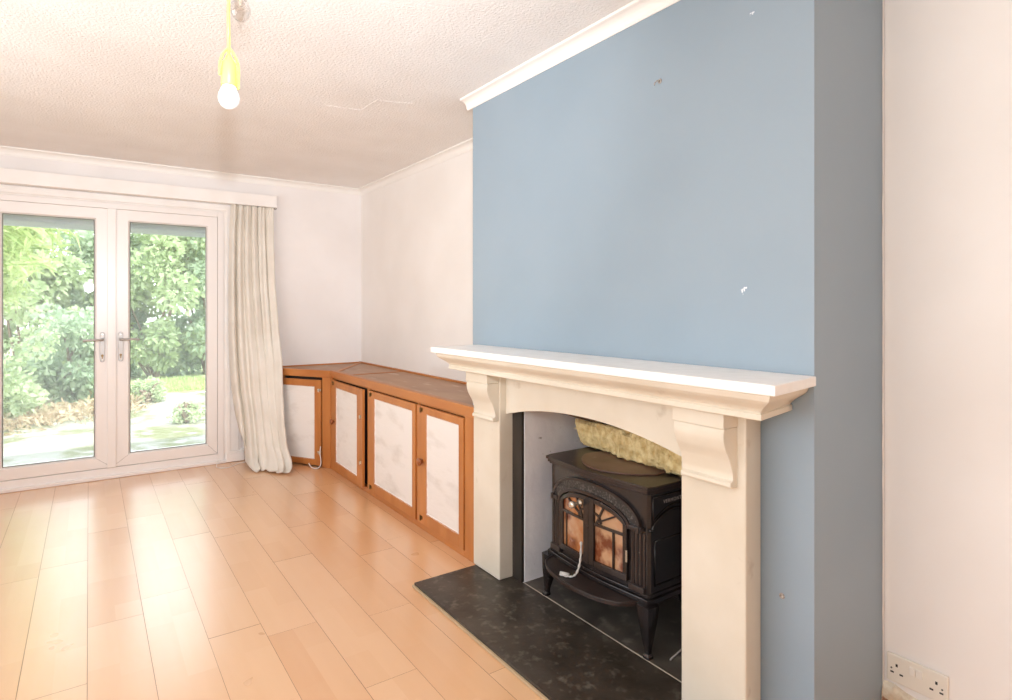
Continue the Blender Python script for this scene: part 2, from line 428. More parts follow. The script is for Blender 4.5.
# stripped plaster where the skirting of the alcove wall was
bm = bmesh.new()
rn = random.Random(3); n = 60; y0, y1 = YC0-.002, -.9
front, back = [], []
for i in range(n+1):
    y = y0 + (y1-y0)*i/n
    zt = .060 + .012*noise.noise(Vector((y*9, 0, 0))) + .008*noise.noise(Vector((y*31, 2, 0))) + (.012 if i < 2 else 0)
    d = .022 + .008*noise.noise(Vector((y*15, 5, 0)))
    back.append([bm.verts.new((XR-.0, y, 0)), bm.verts.new((XR-.0, y, zt+.004))])
    front.append([bm.verts.new((XR-d-.004, y, 0)), bm.verts.new((XR-d, y, zt*.7)), bm.verts.new((XR-d*.55, y, zt))])
for i in range(n):
    a, c2, f1, f2 = back[i], back[i+1], front[i], front[i+1]
    for q in ((f1[0], f2[0], f2[1], f1[1]), (f1[1], f2[1], f2[2], f1[2]), (f1[2], f2[2], c2[1], a[1]), (a[0], c2[0], f2[0], f1[0]), (a[1], c2[1], c2[0], a[0])): bm.faces.new(q)
bm.faces.new((back[0][0], front[0][0], front[0][1], front[0][2], back[0][1])); bm.faces.new((back[-1][1], front[-1][2], front[-1][1], front[-1][0], back[-1][0]))
obj('baseboard_right', bm, 'rough_skirt', **S)

# left wall / near wall skirting, far wall skirting piece beside the door
obj('baseboard_left', B(XL, XL+.018, YN, YF, .001, .11), 'trim', bevel=.004, **S)
obj('baseboard_far', B(1.05, 1.16, YF-.02, YF, .001, .095), 'trim', bevel=.004, **S)

# pelmet (boxed curtain valance)
obj('trim_pelmet', B(XL+.002, 1.318, 5.30, YF-.001, 2.140, 2.238), 'trim', bevel=.003, **S)

# door frame, architrave and threshold
bm = bmesh.new()
for (x0, x1, z0, z1) in ((-.66, -.595, 0, 2.07), (.868, .915, 0, 2.07), (-.595, .868, 2.028, 2.07)):
    box(bm, x0, x1, 5.37, 5.45, z0, z1)
obj('door_frame', bm, 'upvc', bevel=.003, name_kind='frame', **S)
bm = bmesh.new()
# moulded architrave: three steps
for (d, x0, x1, zt) in ((.012, .917, 1.05, 2.13), (.020, .925, 1.03, 2.115), (.028, .932, .962, 2.10)):
    box(bm, x0, x1, YF-d, YF-.001, .0 if d > .02 else 0, zt)
for (d, z0, z1) in ((.012, 2.072, 2.135), (.020, 2.080, 2.118), (.028, 2.084, 2.10)):
    box(bm, -.80, .932, YF-d-.001, YF-.001, z0, z1)
for (d, x0, x1) in ((.012, -.80, -.662), (.020, -.78, -.67)):
    box(bm, x0, x1, YF-d, YF-.001, 0, 2.09)
obj('trim_architrave', bm, 'trim', bevel=.003, **S)
bm = bmesh.new(); box(bm, .930, 1.066, YF-.045, YF-.03, .002, .075); box(bm, .938, 1.06, YF-.04, YF-.03, .075, .088)
obj('trim_plinth_block', bm, 'trim', bevel=.004, **S)
bm = bmesh.new(); box(bm, -.66, .915, 5.372, 5.50, 0, .077); box(bm, -.66, .93, 5.345, 5.372, 0, .024)
obj('door_sill', bm, 'upvc', bevel=.004, **S)

def handle_part(parent, xc, sgn):
    bm = bmesh.new(); y = 5.372
    n = 10; w = .0155; z0, z1 = .875, 1.10
    pts = []
    for k in range(n+1):
        a = PI*k/n; pts.append((xc + w*math.cos(a), z1-w + w*math.sin(a)))
    for k in range(n+1):
        a = PI + PI*k/n; pts.append((xc + w*math.cos(a), z0+w + w*math.sin(a)))
    prism(bm, pts, 'y', y, y-.011)
    h = obj('door_handle', bm, 'chrome', parent, bevel=.002)
    bm = bmesh.new(); lathe(bm, [(.011, 0), (.011, -.03), (.009, -.045)], xc, y-.011, 1.044, 12, 'y')
    tube(bm, smooth_curve([(xc, y-.05, 1.044), (xc+sgn*.02, y-.057, 1.044), (xc+sgn*.07, y-.056, 1.043), (xc+sgn*.118, y-.052, 1.040)], 5), .0085, 10)
    obj('lever', bm, 'chrome', h, smooth=True)
    bm = bmesh.new(); lathe(bm, [(.0085, 0), (.0085, -.004)], xc, y-.011, .925, 14, 'y'); box(bm, xc-.003, xc+.003, y-.0155, y-.011, .903, .925)
    obj('key_cylinder', bm, 'brass', h)
    bm = bmesh.new()
    for zz in (1.08, .892): lathe(bm, [(.004, 0), (.004, -.0022)], xc, y-.011, zz, 10, 'y')
    obj('screw', bm, 'steel', h)

def door(name, x0, x1, gx0, gx1, hx, sgn):
    bm = bmesh.new(); y0, y1 = 5.372, 5.44
    z0, z1, g0, g1 = .082, 2.026, .171, 1.938
    def ring(xa, xb, za, zb, y): return [bm.verts.new(p) for p in ((xa, y, za), (xb, y, za), (xb, y, zb), (xa, y, zb))]
    ro = ring(x0, x1, z0, z1, y0); ri = ring(gx0-.012, gx1+.012, g0-.012, g1+.012, y0); rb = ring(gx0, gx1, g0, g1, y0+.014)
    bo = ring(x0, x1, z0, z1, y1); bi = ring(gx0, gx1, g0, g1, y1)
    for a, c in ((ro, ri), (ri, rb), (rb, bi), (bi, bo), (bo, ro)):
        for k in range(4): bm.faces.new((a[k], a[(k+1) % 4], c[(k+1) % 4], c[k]))
    d = obj(name, bm, 'upvc', bevel=.0015, **S)
    bm = bmesh.new()                                     # black line of the glazing gasket
    t = .0035
    for (a, b2, c, e) in ((gx0, gx0+t, g0, g1), (gx1-t, gx1, g0, g1), (gx0, gx1, g0, g0+t), (gx0, gx1, g1-t, g1)):
        box(bm, a, b2, y0+.010, y0+.018, c, e)
    obj('gasket', bm, 'gasket', d)
    bm = bmesh.new(); box(bm, gx0, gx1, y0+.020, y0+.024, g0, g1)
    obj('glass_pane', bm, 'glass', d)
    bm = bmesh.new()                                     # mitre lines in the corners
    for (cx, cz, ex, ez) in ((gx0-.012, g0-.012, x0, z0), (gx1+.012, g0-.012, x1, z0)):
        dx, dz = ex-cx, ez-cz; l = math.hypot(dx, dz); nx, nz = -dz/l*.0007, dx/l*.0007
        l2 = min(l, .11); dx, dz = dx/l*l2, dz/l*l2
        bm.faces.new([bm.verts.new(p) for p in ((cx-nx, y0-.0006, cz-nz), (cx+nx, y0-.0006, cz+nz), (cx+dx+nx, y0-.0006, cz+dz+nz), (cx+dx-nx, y0-.0006, cz+dz-nz))])
    obj('mitre_joint', bm, 'gasket', d)
    if hx is not None: handle_part(d, hx, sgn)
    return d
door('door_1', -.592, .140, -.492, .033, .0815, -1)
door('door_2', .143, .865, .257, .784, .197, 1)
bm = bmesh.new(); box(bm, .111, .168, 5.354, 5.371, .082, 2.026); obj('trim_door_meeting_bead', bm, 'upvc', bevel=.004, **S)

# outside: eave, patio, soil and lawn
obj('trim_eave', B(-3.2, 3.5, 5.645, 6.02, 1.921, 2.25), 'eave', bevel=.01, **S)
bm = bmesh.new()
def ground_patch(bm, outline, z):
    bm.faces.new([bm.verts.new((x, y, z)) for x, y in outline])
ground_patch(bm, [(-9, 5.62), (9, 5.62), (9, 11.2), (1.6, 11.0), (.6, 10.6), (-.4, 9.6), (-1.4, 8.4), (-3.0, 7.4), (-9, 7.2)], -.12)
obj('ground_patio', bm, 'patio', **S)
bm = bmesh.new(); ground_patch(bm, [(-9, 7.2), (-3, 7.4), (-1.4, 8.4), (-.4, 9.6), (.0, 10.1), (-.2, 30), (-9, 30)], -.115); obj('ground_soil', bm, 'soil', **S)
bm = bmesh.new(); ground_patch(bm, [(.0, 10.1), (.6, 10.6), (1.6, 11.0), (9, 11.2), (9, 30), (-.2, 30)], -.11); obj('ground_lawn', bm, 'lawn', **S)

# ------------------------------------------------------------------ garden plants
def leaf_mesh(name, leaves, material, parent=None, **props):
    V, F, T = [], [], []
    for (p, d, s, w, t) in leaves:
        d = d.normalized(); side = d.cross(Vector((random.uniform(-1, 1), random.uniform(-1, 1), random.uniform(-.2, 1)))).normalized()
        i = len(V); droop = Vector((0, 0, -.15*s))
        V += [p, p + d*s*.45 + side*w*s*.5, p + d*s + droop, p + d*s*.45 - side*w*s*.5]
        F.append((i, i+1, i+2, i+3)); T.append(t)
    off = wloc(parent)
    me = bpy.data.meshes.new(name); me.from_pydata([v-off for v in V], [], F)
    a = me.attributes.new('tone', 'FLOAT', 'FACE'); a.data.foreach_set('value', T)
    me.materials.append(M[material]); me.update()
    o = bpy.data.objects.new(name, me); C.objects.link(o)
    if parent: o.parent = parent
    for k, v in props.items(): o[k] = v
    return o

def rdir(rn, up=.3):
    while True:
        v = Vector((rn.uniform(-1, 1), rn.uniform(-1, 1), rn.uniform(-1, 1)))
        if .1 < v.length < 1: v.normalize(); v.z += up; return v.normalized()

def shrub(name, label, x, y, rx, ry, h, nleaf, size, material, seed, cat='shrub', z0=-.1, base=0.0, group=None):
    rn = random.Random(seed)
    t = thing(name, label, cat, (x, y, z0), group)
    bm = bmesh.new()
    clumps = []
    for k in range(26):
        a = rn.uniform(0, 2*PI); r = math.sqrt(rn.random())*.85; zc = base + (h-base)*rn.uniform(.04, .93)
        f = math.sqrt(max(.05, 1-((zc-(h+base)/2)/((h-base)/2)*.8)**2))
        clumps.append((Vector((x+math.cos(a)*rx*r*f, y+math.sin(a)*ry*r*f, z0+zc)), rn.uniform(.22, .38)*min(rx, h)))
    for k in range(9):
        c = clumps[k][0]; s0 = Vector((x+rn.uniform(-.1, .1)*rx, y+rn.uniform(-.1, .1), z0))
        mid = s0.lerp(c, .55) + Vector((rn.uniform(-.1, .1), rn.uniform(-.1, .1), .1))
        tube(bm, smooth_curve([s0, mid, c], 4), [.03, .027, .025, .022, .02, .016, .013, .01, .006], 6)
    obj('stem', bm, 'bark', t)
    leaves = []
    for i in range(nleaf):
        c, rr = rn.choice(clumps); d = rdir(rn, 0)
        p = c + d*rr*(rn.random()**.35)
        if p.z < z0: p.z = z0 + rn.random()*.1
        tone = min(1, max(0, .45 + .30*noise.noise(p*1.7) + rn.uniform(-.3, .3)))
        leaves.append((p, (d + rdir(rn, .1)).normalized(), size*rn.uniform(.6, 1.3), rn.uniform(.45, .8), tone))
    leaf_mesh('foliage', leaves, material, t)
    return t

hedge = [
 (-2.6, 13.6, 1.3, 1.0, 3.7, 'leaf_b', 'dark leafy shrub at the back left of the garden, behind the bamboo'),
 (-.95, 13.2, 1.0, .9, 2.75, 'leaf_a', 'bright shrub at the back of the garden, centred in the left door pane'),
 (.15, 14.2, 1.0, .9, 3.05, 'leaf_b', 'shrub at the back of the garden hidden partly by the meeting door stiles'),
 (1.05, 13.7, 1.1, 1.0, 3.25, 'leaf_a', 'rounded pale green bush centred in the right door pane'),
 (2.1, 13.9, 1.0, 1.0, 3.9, 'leaf_b', 'taller darker bush at the right edge of the right door pane'),
 (3.5, 14.4, 1.2, 1.0, 3.9, 'leaf_b', 'bush at the far right of the garden, beside the taller dark bush'),
]
for i, (x, y, rx, ry, h, mt, lb) in enumerate(hedge):
    shrub('garden_shrub', lb, x, y, rx, ry, h, 8000, .125, mt, 20+i)
shrub('low_shrub', 'low leafy shrub beside the patio, behind the dry litter on the left', -1.05, 9.7, .75, .6, 1.15, 3800, .085, 'leaf_a', 41)
shrub('low_shrub', 'broad leaved low shrub between the litter and the meeting stiles', -.30, 11.0, .7, .6, 1.3, 3800, .10, 'leaf_b', 42)
shrub('low_shrub', 'small green clump on the far edge of the patio, in the right pane', .72, 10.3, .24, .2, .3, 900, .06, 'leaf_a', 43)
shrub('low_shrub', 'small weed clump growing through the patio at the right pane edge', .98, 8.2, .2, .16, .2, 600, .05, 'leaf_a', 44)
shrub('garden_tree', 'tall tree rising behind the left hand shrubs', -1.9, 17.5, 2.0, 1.5, 5.2, 5200, .15, 'leaf_b', 45, 'tree', base=1.2)
shrub('garden_tree', 'tall tree rising behind the bushes of the right door pane', 2.4, 18.0, 1.6, 1.5, 5.6, 5200, .15, 'leaf_b', 46, 'tree', base=1.2)

def bamboo(x, y, seed, lean, label, n=34, h=2.6):
    rn = random.Random(seed); t = thing('bamboo_clump', label, 'bamboo', (x, y, -.1), 'bamboo at the left of the door')
    bm = bmesh.new(); leaves = []
    for k in range(n):
        a = rn.uniform(0, 2*PI); r0 = rn.uniform(0, .2); hh = h*rn.uniform(.55, 1.05)
        l = Vector((lean + rn.uniform(-.35, .5), rn.uniform(-.5, .3), 0))*hh*.4
        p0 = Vector((x+math.cos(a)*r0, y+math.sin(a)*r0, -.1))
        path = smooth_curve([p0, p0+Vector((l.x*.15, l.y*.15, hh*.5)), p0+Vector((l.x*.5, l.y*.5, hh*.88)), p0+Vector((l.x*1.1, l.y*1.1, hh*.93))], 5)
        tube(bm, path, .006, 5)
        for q in range(5, len(path)):
            for w in range(9):
                d = rdir(rn, -.15); d.x += .35*rn.random()
                leaves.append((path[q] + rdir(rn, 0)*.12*rn.random(), d, rn.uniform(.12, .24), .13, rn.random()))
    obj('cane', bm, 'leaf_c', t)
    leaf_mesh('foliage', leaves, 'leaf_c', t)
bamboo(-1.15, 7.7, 51, .45, 'lime bamboo clump arching in from the left edge of the door', 40, 2.9)
bamboo(-1.55, 8.7, 52, .50, 'second bamboo clump behind the arching one at the left edge', 40, 3.1)
bamboo(-1.35, 9.9, 53, .35, 'bamboo clump furthest from the door, above the low shrubs', 30, 2.9)

rn = random.Random(9); lv = []
for i in range(5200):
    u = rn.random(); x = -2.6 + 3.2*u + rn.gauss(0, .1); y = 7.9 + 2.3*u + rn.gauss(0, .35)
    lv.append((Vector((x, y, -.112 + abs(rn.gauss(0, .05)))), rdir(rn, .0), rn.uniform(.05, .13), rn.uniform(.15, .5), rn.random()))
o = leaf_mesh('leaf_litter', lv, 'litter', kind='stuff'); tag(o, 'dry twigs and leaf litter along the left edge of the patio', 'leaf litter')
rn = random.Random(10); lv = []
for i in range(9000):
    x = rn.uniform(.95, 3.4); y = rn.uniform(11.1, 12.8)
    lv.append((Vector((x, y, -.11)), Vector((rn.uniform(-.5, .5), rn.uniform(-.5, .5), 1)), rn.uniform(.05, .16), .12, rn.random()))
o = leaf_mesh('lawn_grass', lv, 'leaf_c', kind='stuff'); tag(o, 'long rough grass of the lawn beyond the patio', 'grass')

# ------------------------------------------------------------------ curtain
def curtain():
    t = thing('curtain', 'floor length ivory curtain hanging at the right of the glazed doors', 'curtain', (1.12, 5.26, 0))
    # rows: z, left x, right x, left y, right y
    rows = [(2.138, .960, 1.288, 5.335, 5.325), (1.9, .947, 1.285, 5.315, 5.315), (1.5, .945, 1.288, 5.305, 5.295), (1.05, .952, 1.308, 5.30, 5.25),
            (.85, .960, 1.296, 5.295, 5.11), (.6, .980, 1.285, 5.29, 5.04), (.35, 1.010, 1.288, 5.25, 4.99), (.18, 1.022, 1.300, 5.19, 4.93), (.07, 1.030, 1.318, 5.15, 4.86),
            (.022, 1.030, 1.305, 5.10, 4.80), (.006, 1.045, 1.280, 5.04, 4.77)]
    NU, NV = 170, 110
    def row(z):
        for i in range(len(rows)-1):
            a, b2 = rows[i], rows[i+1]
            if a[0] >= z >= b2[0]:
                f = (a[0]-z)/(a[0]-b2[0]); return [a[k]+(b2[k]-a[k])*f for k in range(5)]
        return rows[-1]
    bm = bmesh.new(); g = []
    for j in range(NV+1):
        f = j/NV; z = 2.138*(1-f)**1.15 + .006*(1-(1-f)**1.15)
        r = row(z); line = []
        amp = .024 + .020*min(1, f*1.6)
        low = max(0, (.55-z)/.55)
        for i in range(NU+1):
            u = i/NU
            ph = 2*PI*(6.3*u + .30*math.sin(2.3*f+u*4) + .12*math.sin(9*u+1.2) + low*low*(.9-.5*u))
            x = r[1] + (r[2]-r[1])*u + .012*math.cos(ph)*(.5+f)
            yy = r[3] + (r[4]-r[3])*u
            wv = math.sin(ph)*(.75+.25*math.sin(13*u+.5)) + .28*math.sin(ph*2.1+1+f*2)
            y = yy + amp*wv*(1+.9*low) - .03*low*math.sin(PI*u)
            y = min(y, 5.355 if z > .12 else y)
            zz = z
            if z < .16:                                  # crumpled hem on the floor
                c = (.16-z)/.16
                y -= .055*c*math.sin(u*9+1)*.6 + .02*c
                zz = z + c*.030*(.5+.5*math.sin(ph*1.0+.8)) + c*.006*math.sin(u*37)
                x += c*.008*math.sin(u*23)
            if z > 2.0:                                  # gathered heading tape
                y += .006*math.sin(u*2*PI*22)*(z-2.0)/.138
            line.append(bm.verts.new((x, y, max(.005, zz))))
        g.append(line)
    for j in range(NV):
        for i in range(NU): bm.faces.new((g[j][i], g[j][i+1], g[j+1][i+1], g[j+1][i]))
    o = obj('fabric', bm, 'curtain', t, smooth=True)
    md = o.modifiers.new('thick', 'SOLIDIFY'); md.thickness = .003
    bm = bmesh.new(); tube(bm, [(1.30, 5.33, 2.139), (1.302, 5.31, 2.128), (1.312, 5.302, 2.126), (1.318, 5.304, 2.134)], .0022, 6)
    obj('curtain_hook', bm, 'gasket', t)
curtain()

# ------------------------------------------------------------------ corner cabinet
def cabinet():
    t = thing('corner_cabinet', 'low orange pine corner cabinet with white painted door panels', 'cabinet', (1.85, 4.0, 0))
    O1, U1, N1 = (1.590, 0), (0, 1), (-1, 0)
    dl = math.hypot(1.33-1.575, 5.09-4.68); U2 = ((1.33-1.575)/dl, (5.09-4.68)/dl); N2 = (-U2[1], U2[0]); O2 = (1.575-N2[0]*.013, 4.68-N2[1]*.013)
    EN = .52                                           # end of the angled front, by the door wall
    wx, wy = O2[0]+U2[0]*EN, O2[1]+U2[1]*EN
    # top
    bm = bmesh.new()
    prism(bm, [(1.585, 2.50), (1.585, 4.68), (wx+.012, wy), (wx+.012, YF-.002), (XR-.002, YF-.002), (XR-.002, 2.697), (1.673, 2.697), (1.673, 2.50)], 'z', .745, .763)
    obj('cabinet_top', bm, 'pine_top', t)
    bm = bmesh.new()
    lbox(bm, O1, U1, N1, 2.497, 4.680, -.020, .019, .729, .783)
    obj('top_rail', bm, 'pine_h', t, bevel=.003)
    bm = bmesh.new(); lbox(bm, O2, U2, N2, -.004, EN, -.020, .017, .722, .779)
    obj('top_rail', bm, 'pine_h', t, bevel=.003)
    bm = bmesh.new()
    box(bm, XR-.022, XR-.002, 2.70, YF-.002, .763, .775); box(bm, 1.33, XR-.022, YF-.020, YF-.002, .763, .773)
    prism(bm, [(1.60, 4.69), (1.62, 4.655), (XR-.024, YF-.06), (XR-.024, YF-.022)], 'z', .763, .768)
    box(bm, 1.602, XR-.024, 4.42, 4.445, .763, .767)
    obj('edge_batten', bm, 'pine_h', t, bevel=.001)
    # face frames
    for (a, b2) in ((4.652, 4.684), (3.90, 3.945), (3.150, 3.168), (2.497, 2.618)):
        bm = bmesh.new(); lbox(bm, O1, U1, N1, a, b2, -.022, .012 if b2 < 2.7 or a > 4.6 else .002, .0, .729)
        obj('frame_post', bm, 'pine', t, bevel=.002)
    bm = bmesh.new(); lbox(bm, O1, U1, N1, 2.618, 4.652, -.020, .012, .0, .034); lbox(bm, O1, U1, N1, 2.618, 4.652, -.020, -.001, .716, .7285)
    obj('bottom_rail', bm, 'pine_h', t, bevel=.002)
    bm = bmesh.new(); lbox(bm, O2, U2, N2, .0, .084, -.022, .013, .0, .722); obj('frame_post', bm, 'pine', t, bevel=.002)
    bm = bmesh.new(); box(bm, wx+.012, wx+.03, wy+.012, YF-.002, .002, .744); obj('side_panel', bm, 'pine', t)
    # near-black sheets behind the doors, painting in the shade of the interior
    bm = bmesh.new()
    lbox(bm, O1, U1, N1, 2.51, 4.66, -.030, -.024, .002, .74); lbox(bm, O2, U2, N2, .03, EN-.05, -.035, -.026, .002, .715)
    obj('shade_sheet', bm, 'dark', t)
    def pdoor(O, U, Nn, u0, u1, z0, z1, p0, p1, q0, q1, swing=0, hinge=None, seed=1):
        """door frame from u0..u1, panel hole p0..p1; swing turns it about the edge 'hinge'"""
        if swing:
            hx, hy = O[0]+U[0]*hinge, O[1]+U[1]*hinge
            a = math.radians(swing); ca, sa = math.cos(a), math.sin(a)
            U = (U[0]*ca-U[1]*sa, U[0]*sa+U[1]*ca); Nn = (Nn[0]*ca-Nn[1]*sa, Nn[0]*sa+Nn[1]*ca)
            O = (hx-U[0]*hinge, hy-U[1]*hinge)
        bm = bmesh.new(); n0, n1 = .000, .018
        lbox(bm, O, U, Nn, u0, p0, n0, n1, z0, z1); lbox(bm, O, U, Nn, p1, u1, n0, n1, z0, z1)
        lbox(bm, O, U, Nn, p0, p1, n0, n1, z0, q0); lbox(bm, O, U, Nn, p0, p1, n0, n1, q1, z1)
        d = obj('door', bm, 'pine', t, bevel=.0015)
        # painted panel with ragged paint edges lapping over the frame
        bm = bmesh.new(); lbox(bm, O, U, Nn, p0-.001, p1+.001, .004, .0125, q0-.001, q1+.001)
        rn = random.Random(seed); loop = []
        def ragged(a, b2, fixed, vert, out):
            n = max(8, int(abs(b2-a)/.012))
            for i in range(n):
                s = a+(b2-a)*i/n; o_ = out*(.002 + .004*max(0, noise.noise(Vector((s*38, fixed*5, seed))) + .3))
                loop.append((fixed+o_, s) if vert else (s, fixed+o_))
        ragged(q0, q1, p0, True, -1); ragged(p0, p1, q1, False, 1); ragged(q1, q0, p1, True, 1); ragged(p1, p0, q0, False, -1)
        vs = [bm.verts.new((O[0]+U[0]*u+Nn[0]*.0187, O[1]+U[1]*u+Nn[1]*.0187, z)) for u, z in loop]
        # inner edge of the ragged lip
        vi = []
        for u, z in loop:
            uu = min(max(u, p0+.004), p1-.004); zz = min(max(z, q0+.004), q1-.004)
            vi.append(bm.verts.new((O[0]+U[0]*uu+Nn[0]*.0125, O[1]+U[1]*uu+Nn[1]*.0125, zz)))
        n = len(vs)
        for i in range(n): bm.faces.new((vs[i], vs[(i+1) % n], vi[(i+1) % n], vi[i]))
        obj('door_panel', bm, 'paint_panel', d)
        return d, O, U, Nn
    def P3(O, U, Nn, u, n, z): return (O[0]+U[0]*u+Nn[0]*n, O[1]+U[1]*u+Nn[1]*n, z)
    def knob(d, O, U, Nn, u, z):
        c = Vector(P3(O, U, Nn, u, .018, z)); nv = Vector((Nn[0], Nn[1], 0)); bm = bmesh.new()
        prof = [(.013, 0), (.011, .006), (.014, .011), (.022, .016), (.024, .022), (.021, .028), (.011, .032), (.001, .033)]
        a = nv.orthogonal().normalized(); b2 = nv.cross(a); rings = []
        for r, h in prof: rings.append([bm.verts.new(c+nv*h+a*math.cos(2*PI*k/16)*r+b2*math.sin(2*PI*k/16)*r) for k in range(16)])
        for i in range(len(rings)-1):
            for k in range(16): bm.faces.new((rings[i][k], rings[i][(k+1) % 16], rings[i+1][(k+1) % 16], rings[i+1][k]))
        obj('knob', bm, 'knob_wood', d, smooth=True)
    def catch(d, O, U, Nn, u, z, m_='brass'):
        bm = bmesh.new(); lbox(bm, O, U, Nn, u-.018, u+.018, .018, .0205, z-.010, z+.010)
        lbox(bm, O, U, Nn, u-.006, u+.006, .0205, .027, z-.016, z+.012)
        obj('hinge', bm, m_, d, bevel=.001)
    d, O, U, Nn = pdoor(O1, U1, N1, 3.948, 4.648, .036, .712, 4.062, 4.530, .088, .660, swing=-1.6, hinge=4.648, seed=1)
    knob(d, O, U, Nn, 4.585, .392)
    for z in (.20, .52): catch(d, O, U, Nn, 3.985, z, 'steel')
    catch(d, O, U, Nn, 4.60, .69)
    d, O, U, Nn = pdoor(O1, U1, N1, 3.172, 3.897, .036, .714, 3.214, 3.782, .098, .668, seed=2)
    for z in (.692, .062): catch(d, O, U, Nn, 3.85, z)
    d, O, U, Nn = pdoor(O1, U1, N1, 2.622, 3.146, .036, .714, 2.670, 3.026, .106, .672, seed=3)
    knob(d, O, U, Nn, 3.080, .397)
    for z in (.694, .070): catch(d, O, U, Nn, 3.095, z)
    d, O, U, Nn = pdoor(O2, U2, N2, .096, .518, .012, .700, .160, .500, .062, .645, swing=0, seed=4)
    catch(d, O, U, Nn, .11, .62, 'steel'); catch(d, O, U, Nn, .11, .12, 'steel')
cabinet()

def cable(pts, label, name='cable', r=.0028):
    bm = bmesh.new(); tube(bm, smooth_curve(pts, 8), r, 8)
    tag(obj(name, bm, 'cable', smooth=True), label, 'cable')
def dpt(u, z, n):
    dl = math.hypot(.245, .41); U = (-.245/dl, .41/dl); Nn = (-U[1], U[0])
    Nn = (-.41/dl, -.245/dl); return (1.575 + U[0]*u + Nn[0]*n, 4.68 + U[1]*u + Nn[1]*n, z)
cable([dpt(.090, .17, .012), dpt(.080, .12, .030), dpt(.064, .07, .038), dpt(.062, .035, .042), dpt(.078, .010, .050), dpt(.110, .004, .055), dpt(.145, .006, .050), dpt(.170, .018, .045), dpt(.185, .034, .040)],
      'short white cable looping out of the gap in the angled cabinet door', 'loose_cable', .0035)
cable([(.868, 5.325, .05), (.845, 5.28, .004), (.848, 5.20, .0035), (.90, 5.17, .0035), (.95, 5.20, .0035), (1.00, 5.25, .004), (1.06, 5.27, .005), (1.10, 5.28, .006)],
      'thin pale cable lying on the floor between door sill and curtain', 'floor_cable', .0025)

# ------------------------------------------------------------------ fireplace surround
def fireplace():
    t = thing('fireplace_surround', 'cream painted fireplace surround with corbels and white mantel shelf', 'fireplace', (1.6, 1.745, 0))
    legs = ((1.005, 1.235), (2.262, 2.490))
    for a, b2 in legs:
        bm = bmesh.new(); prism(bm, [(1.55, a), (XC-.001, a+(.029 if a < 2 else 0)), (XC-.001, b2), (1.55, b2)], 'z', .021, .981); obj('leg', bm, 'cream', t, bevel=.006)
    # frieze with shallow arch
    bm = bmesh.new()
    n = 24; c = (1.236+2.261)/2; hw = (2.261-1.236)/2
    low = []
    for k in range(n+1):
        u = -1+2*k/n
        z = .787 + .064*math.sqrt(max(0, 1-(abs(u)*.97)**2.0)) if abs(u) < 1 else .787
        z = .787 + (.064*(1-abs(u)**2.1))
        low.append((c+u*hw, z))
    top = [(p[0], .981) for p in low]
    strip(bm, low, top, 'x', 1.585, 1.622)
    obj('frieze', bm, 'cream', t, bevel=.002)
    # corbels
    cp = [(1.552, .757), (1.519, .757), (1.515, .762), (1.515, .772)] + [(p.x, p.y) for p in smooth_curve([(1.526, .778, 0), (1.524, .792, 0), (1.517, .808, 0), (1.508, .826, 0), (1.496, .848, 0), (1.482, .872, 0), (1.473, .898, 0), (1.472, .918, 0), (1.476, .932, 0)], 5)] + [(1.552, .932)]
    cp = [(x + (.012 if x < 1.55 else 0)*min(1, (z-.757)/.08), z) for x, z in cp]
    for a, b2 in ((1.033, 1.210), (2.266, 2.446)):
        bm = bmesh.new(); prism(bm, cp, 'y', a, b2)
        k = obj('corbel', bm, 'cream', t, bevel=.002)
        bm = bmesh.new(); box(bm, 1.481, 1.552, a-.002, b2+.002, .933, .983); obj('corbel_cap', bm, 'cream', k, bevel=.002)
    # cornice: mitred profile around three sides
    prof = [(1.448, .896, 2.547, .982), (1.446, .893, 2.550, .984), (1.446, .893, 2.550, .998), (1.450, .898, 2.546, 1.000), (1.449, .897, 2.547, 1.003),
            (1.446, .893, 2.551, 1.008), (1.440, .886, 2.558, 1.015), (1.430, .875, 2.572, 1.023), (1.418, .861, 2.588, 1.032), (1.409, .850, 2.600, 1.041), (1.405, .845, 2.606, 1.052), (1.405, .845, 2.606, 1.060)]
    bm = bmesh.new(); R = []
    for (x, yr, yl, z) in prof:
        R.append([bm.verts.new(p) for p in ((XC-.002, yr+.043, z), (x, yr, z), (x, yl, z), (XC-.002, yl, z))])
    for i in range(len(R)-1):
        for k in range(4): bm.faces.new((R[i][k], R[i][(k+1) % 4], R[i+1][(k+1) % 4], R[i+1][k]))
    bm.faces.new(R[0]); bm.faces.new(R[-1][::-1])
    obj('cornice', bm, 'cream', t)
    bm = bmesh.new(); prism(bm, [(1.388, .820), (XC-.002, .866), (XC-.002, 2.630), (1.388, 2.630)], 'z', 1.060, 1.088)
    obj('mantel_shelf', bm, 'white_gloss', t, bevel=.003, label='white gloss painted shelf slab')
    # slate slips behind the legs
    bm = bmesh.new(); box(bm, 1.624, 1.638, 2.1905, 2.262, .021, .83)
    obj('slate_slip', bm, 'slip', t)
fireplace()

h = thing('hearth', 'black slate hearth slab on the laminate floor in front of the stove', 'hearth', (1.6, 1.74, 0))
bm = bmesh.new(); box(bm, 1.222, 1.632, 1.0, 2.475, .002, .020); obj('front_slab', bm, 'slate', h, bevel=.002)
bm = bmesh.new(); box(bm, 1.636, 2.084, 1.255, 2.185, .003, .0195); obj('back_slab', bm, 'slate_back', h)
bm = bmesh.new(); box(bm, 1.632, 1.636, 1.255, 2.185, .003, .0205); obj('grout_line', bm, 'grout', h)
bm = bmesh.new(); box(bm, 1.213, 1.2215, .995, 2.479, .001, .010); obj('edging_strip', bm, 'edge', h)

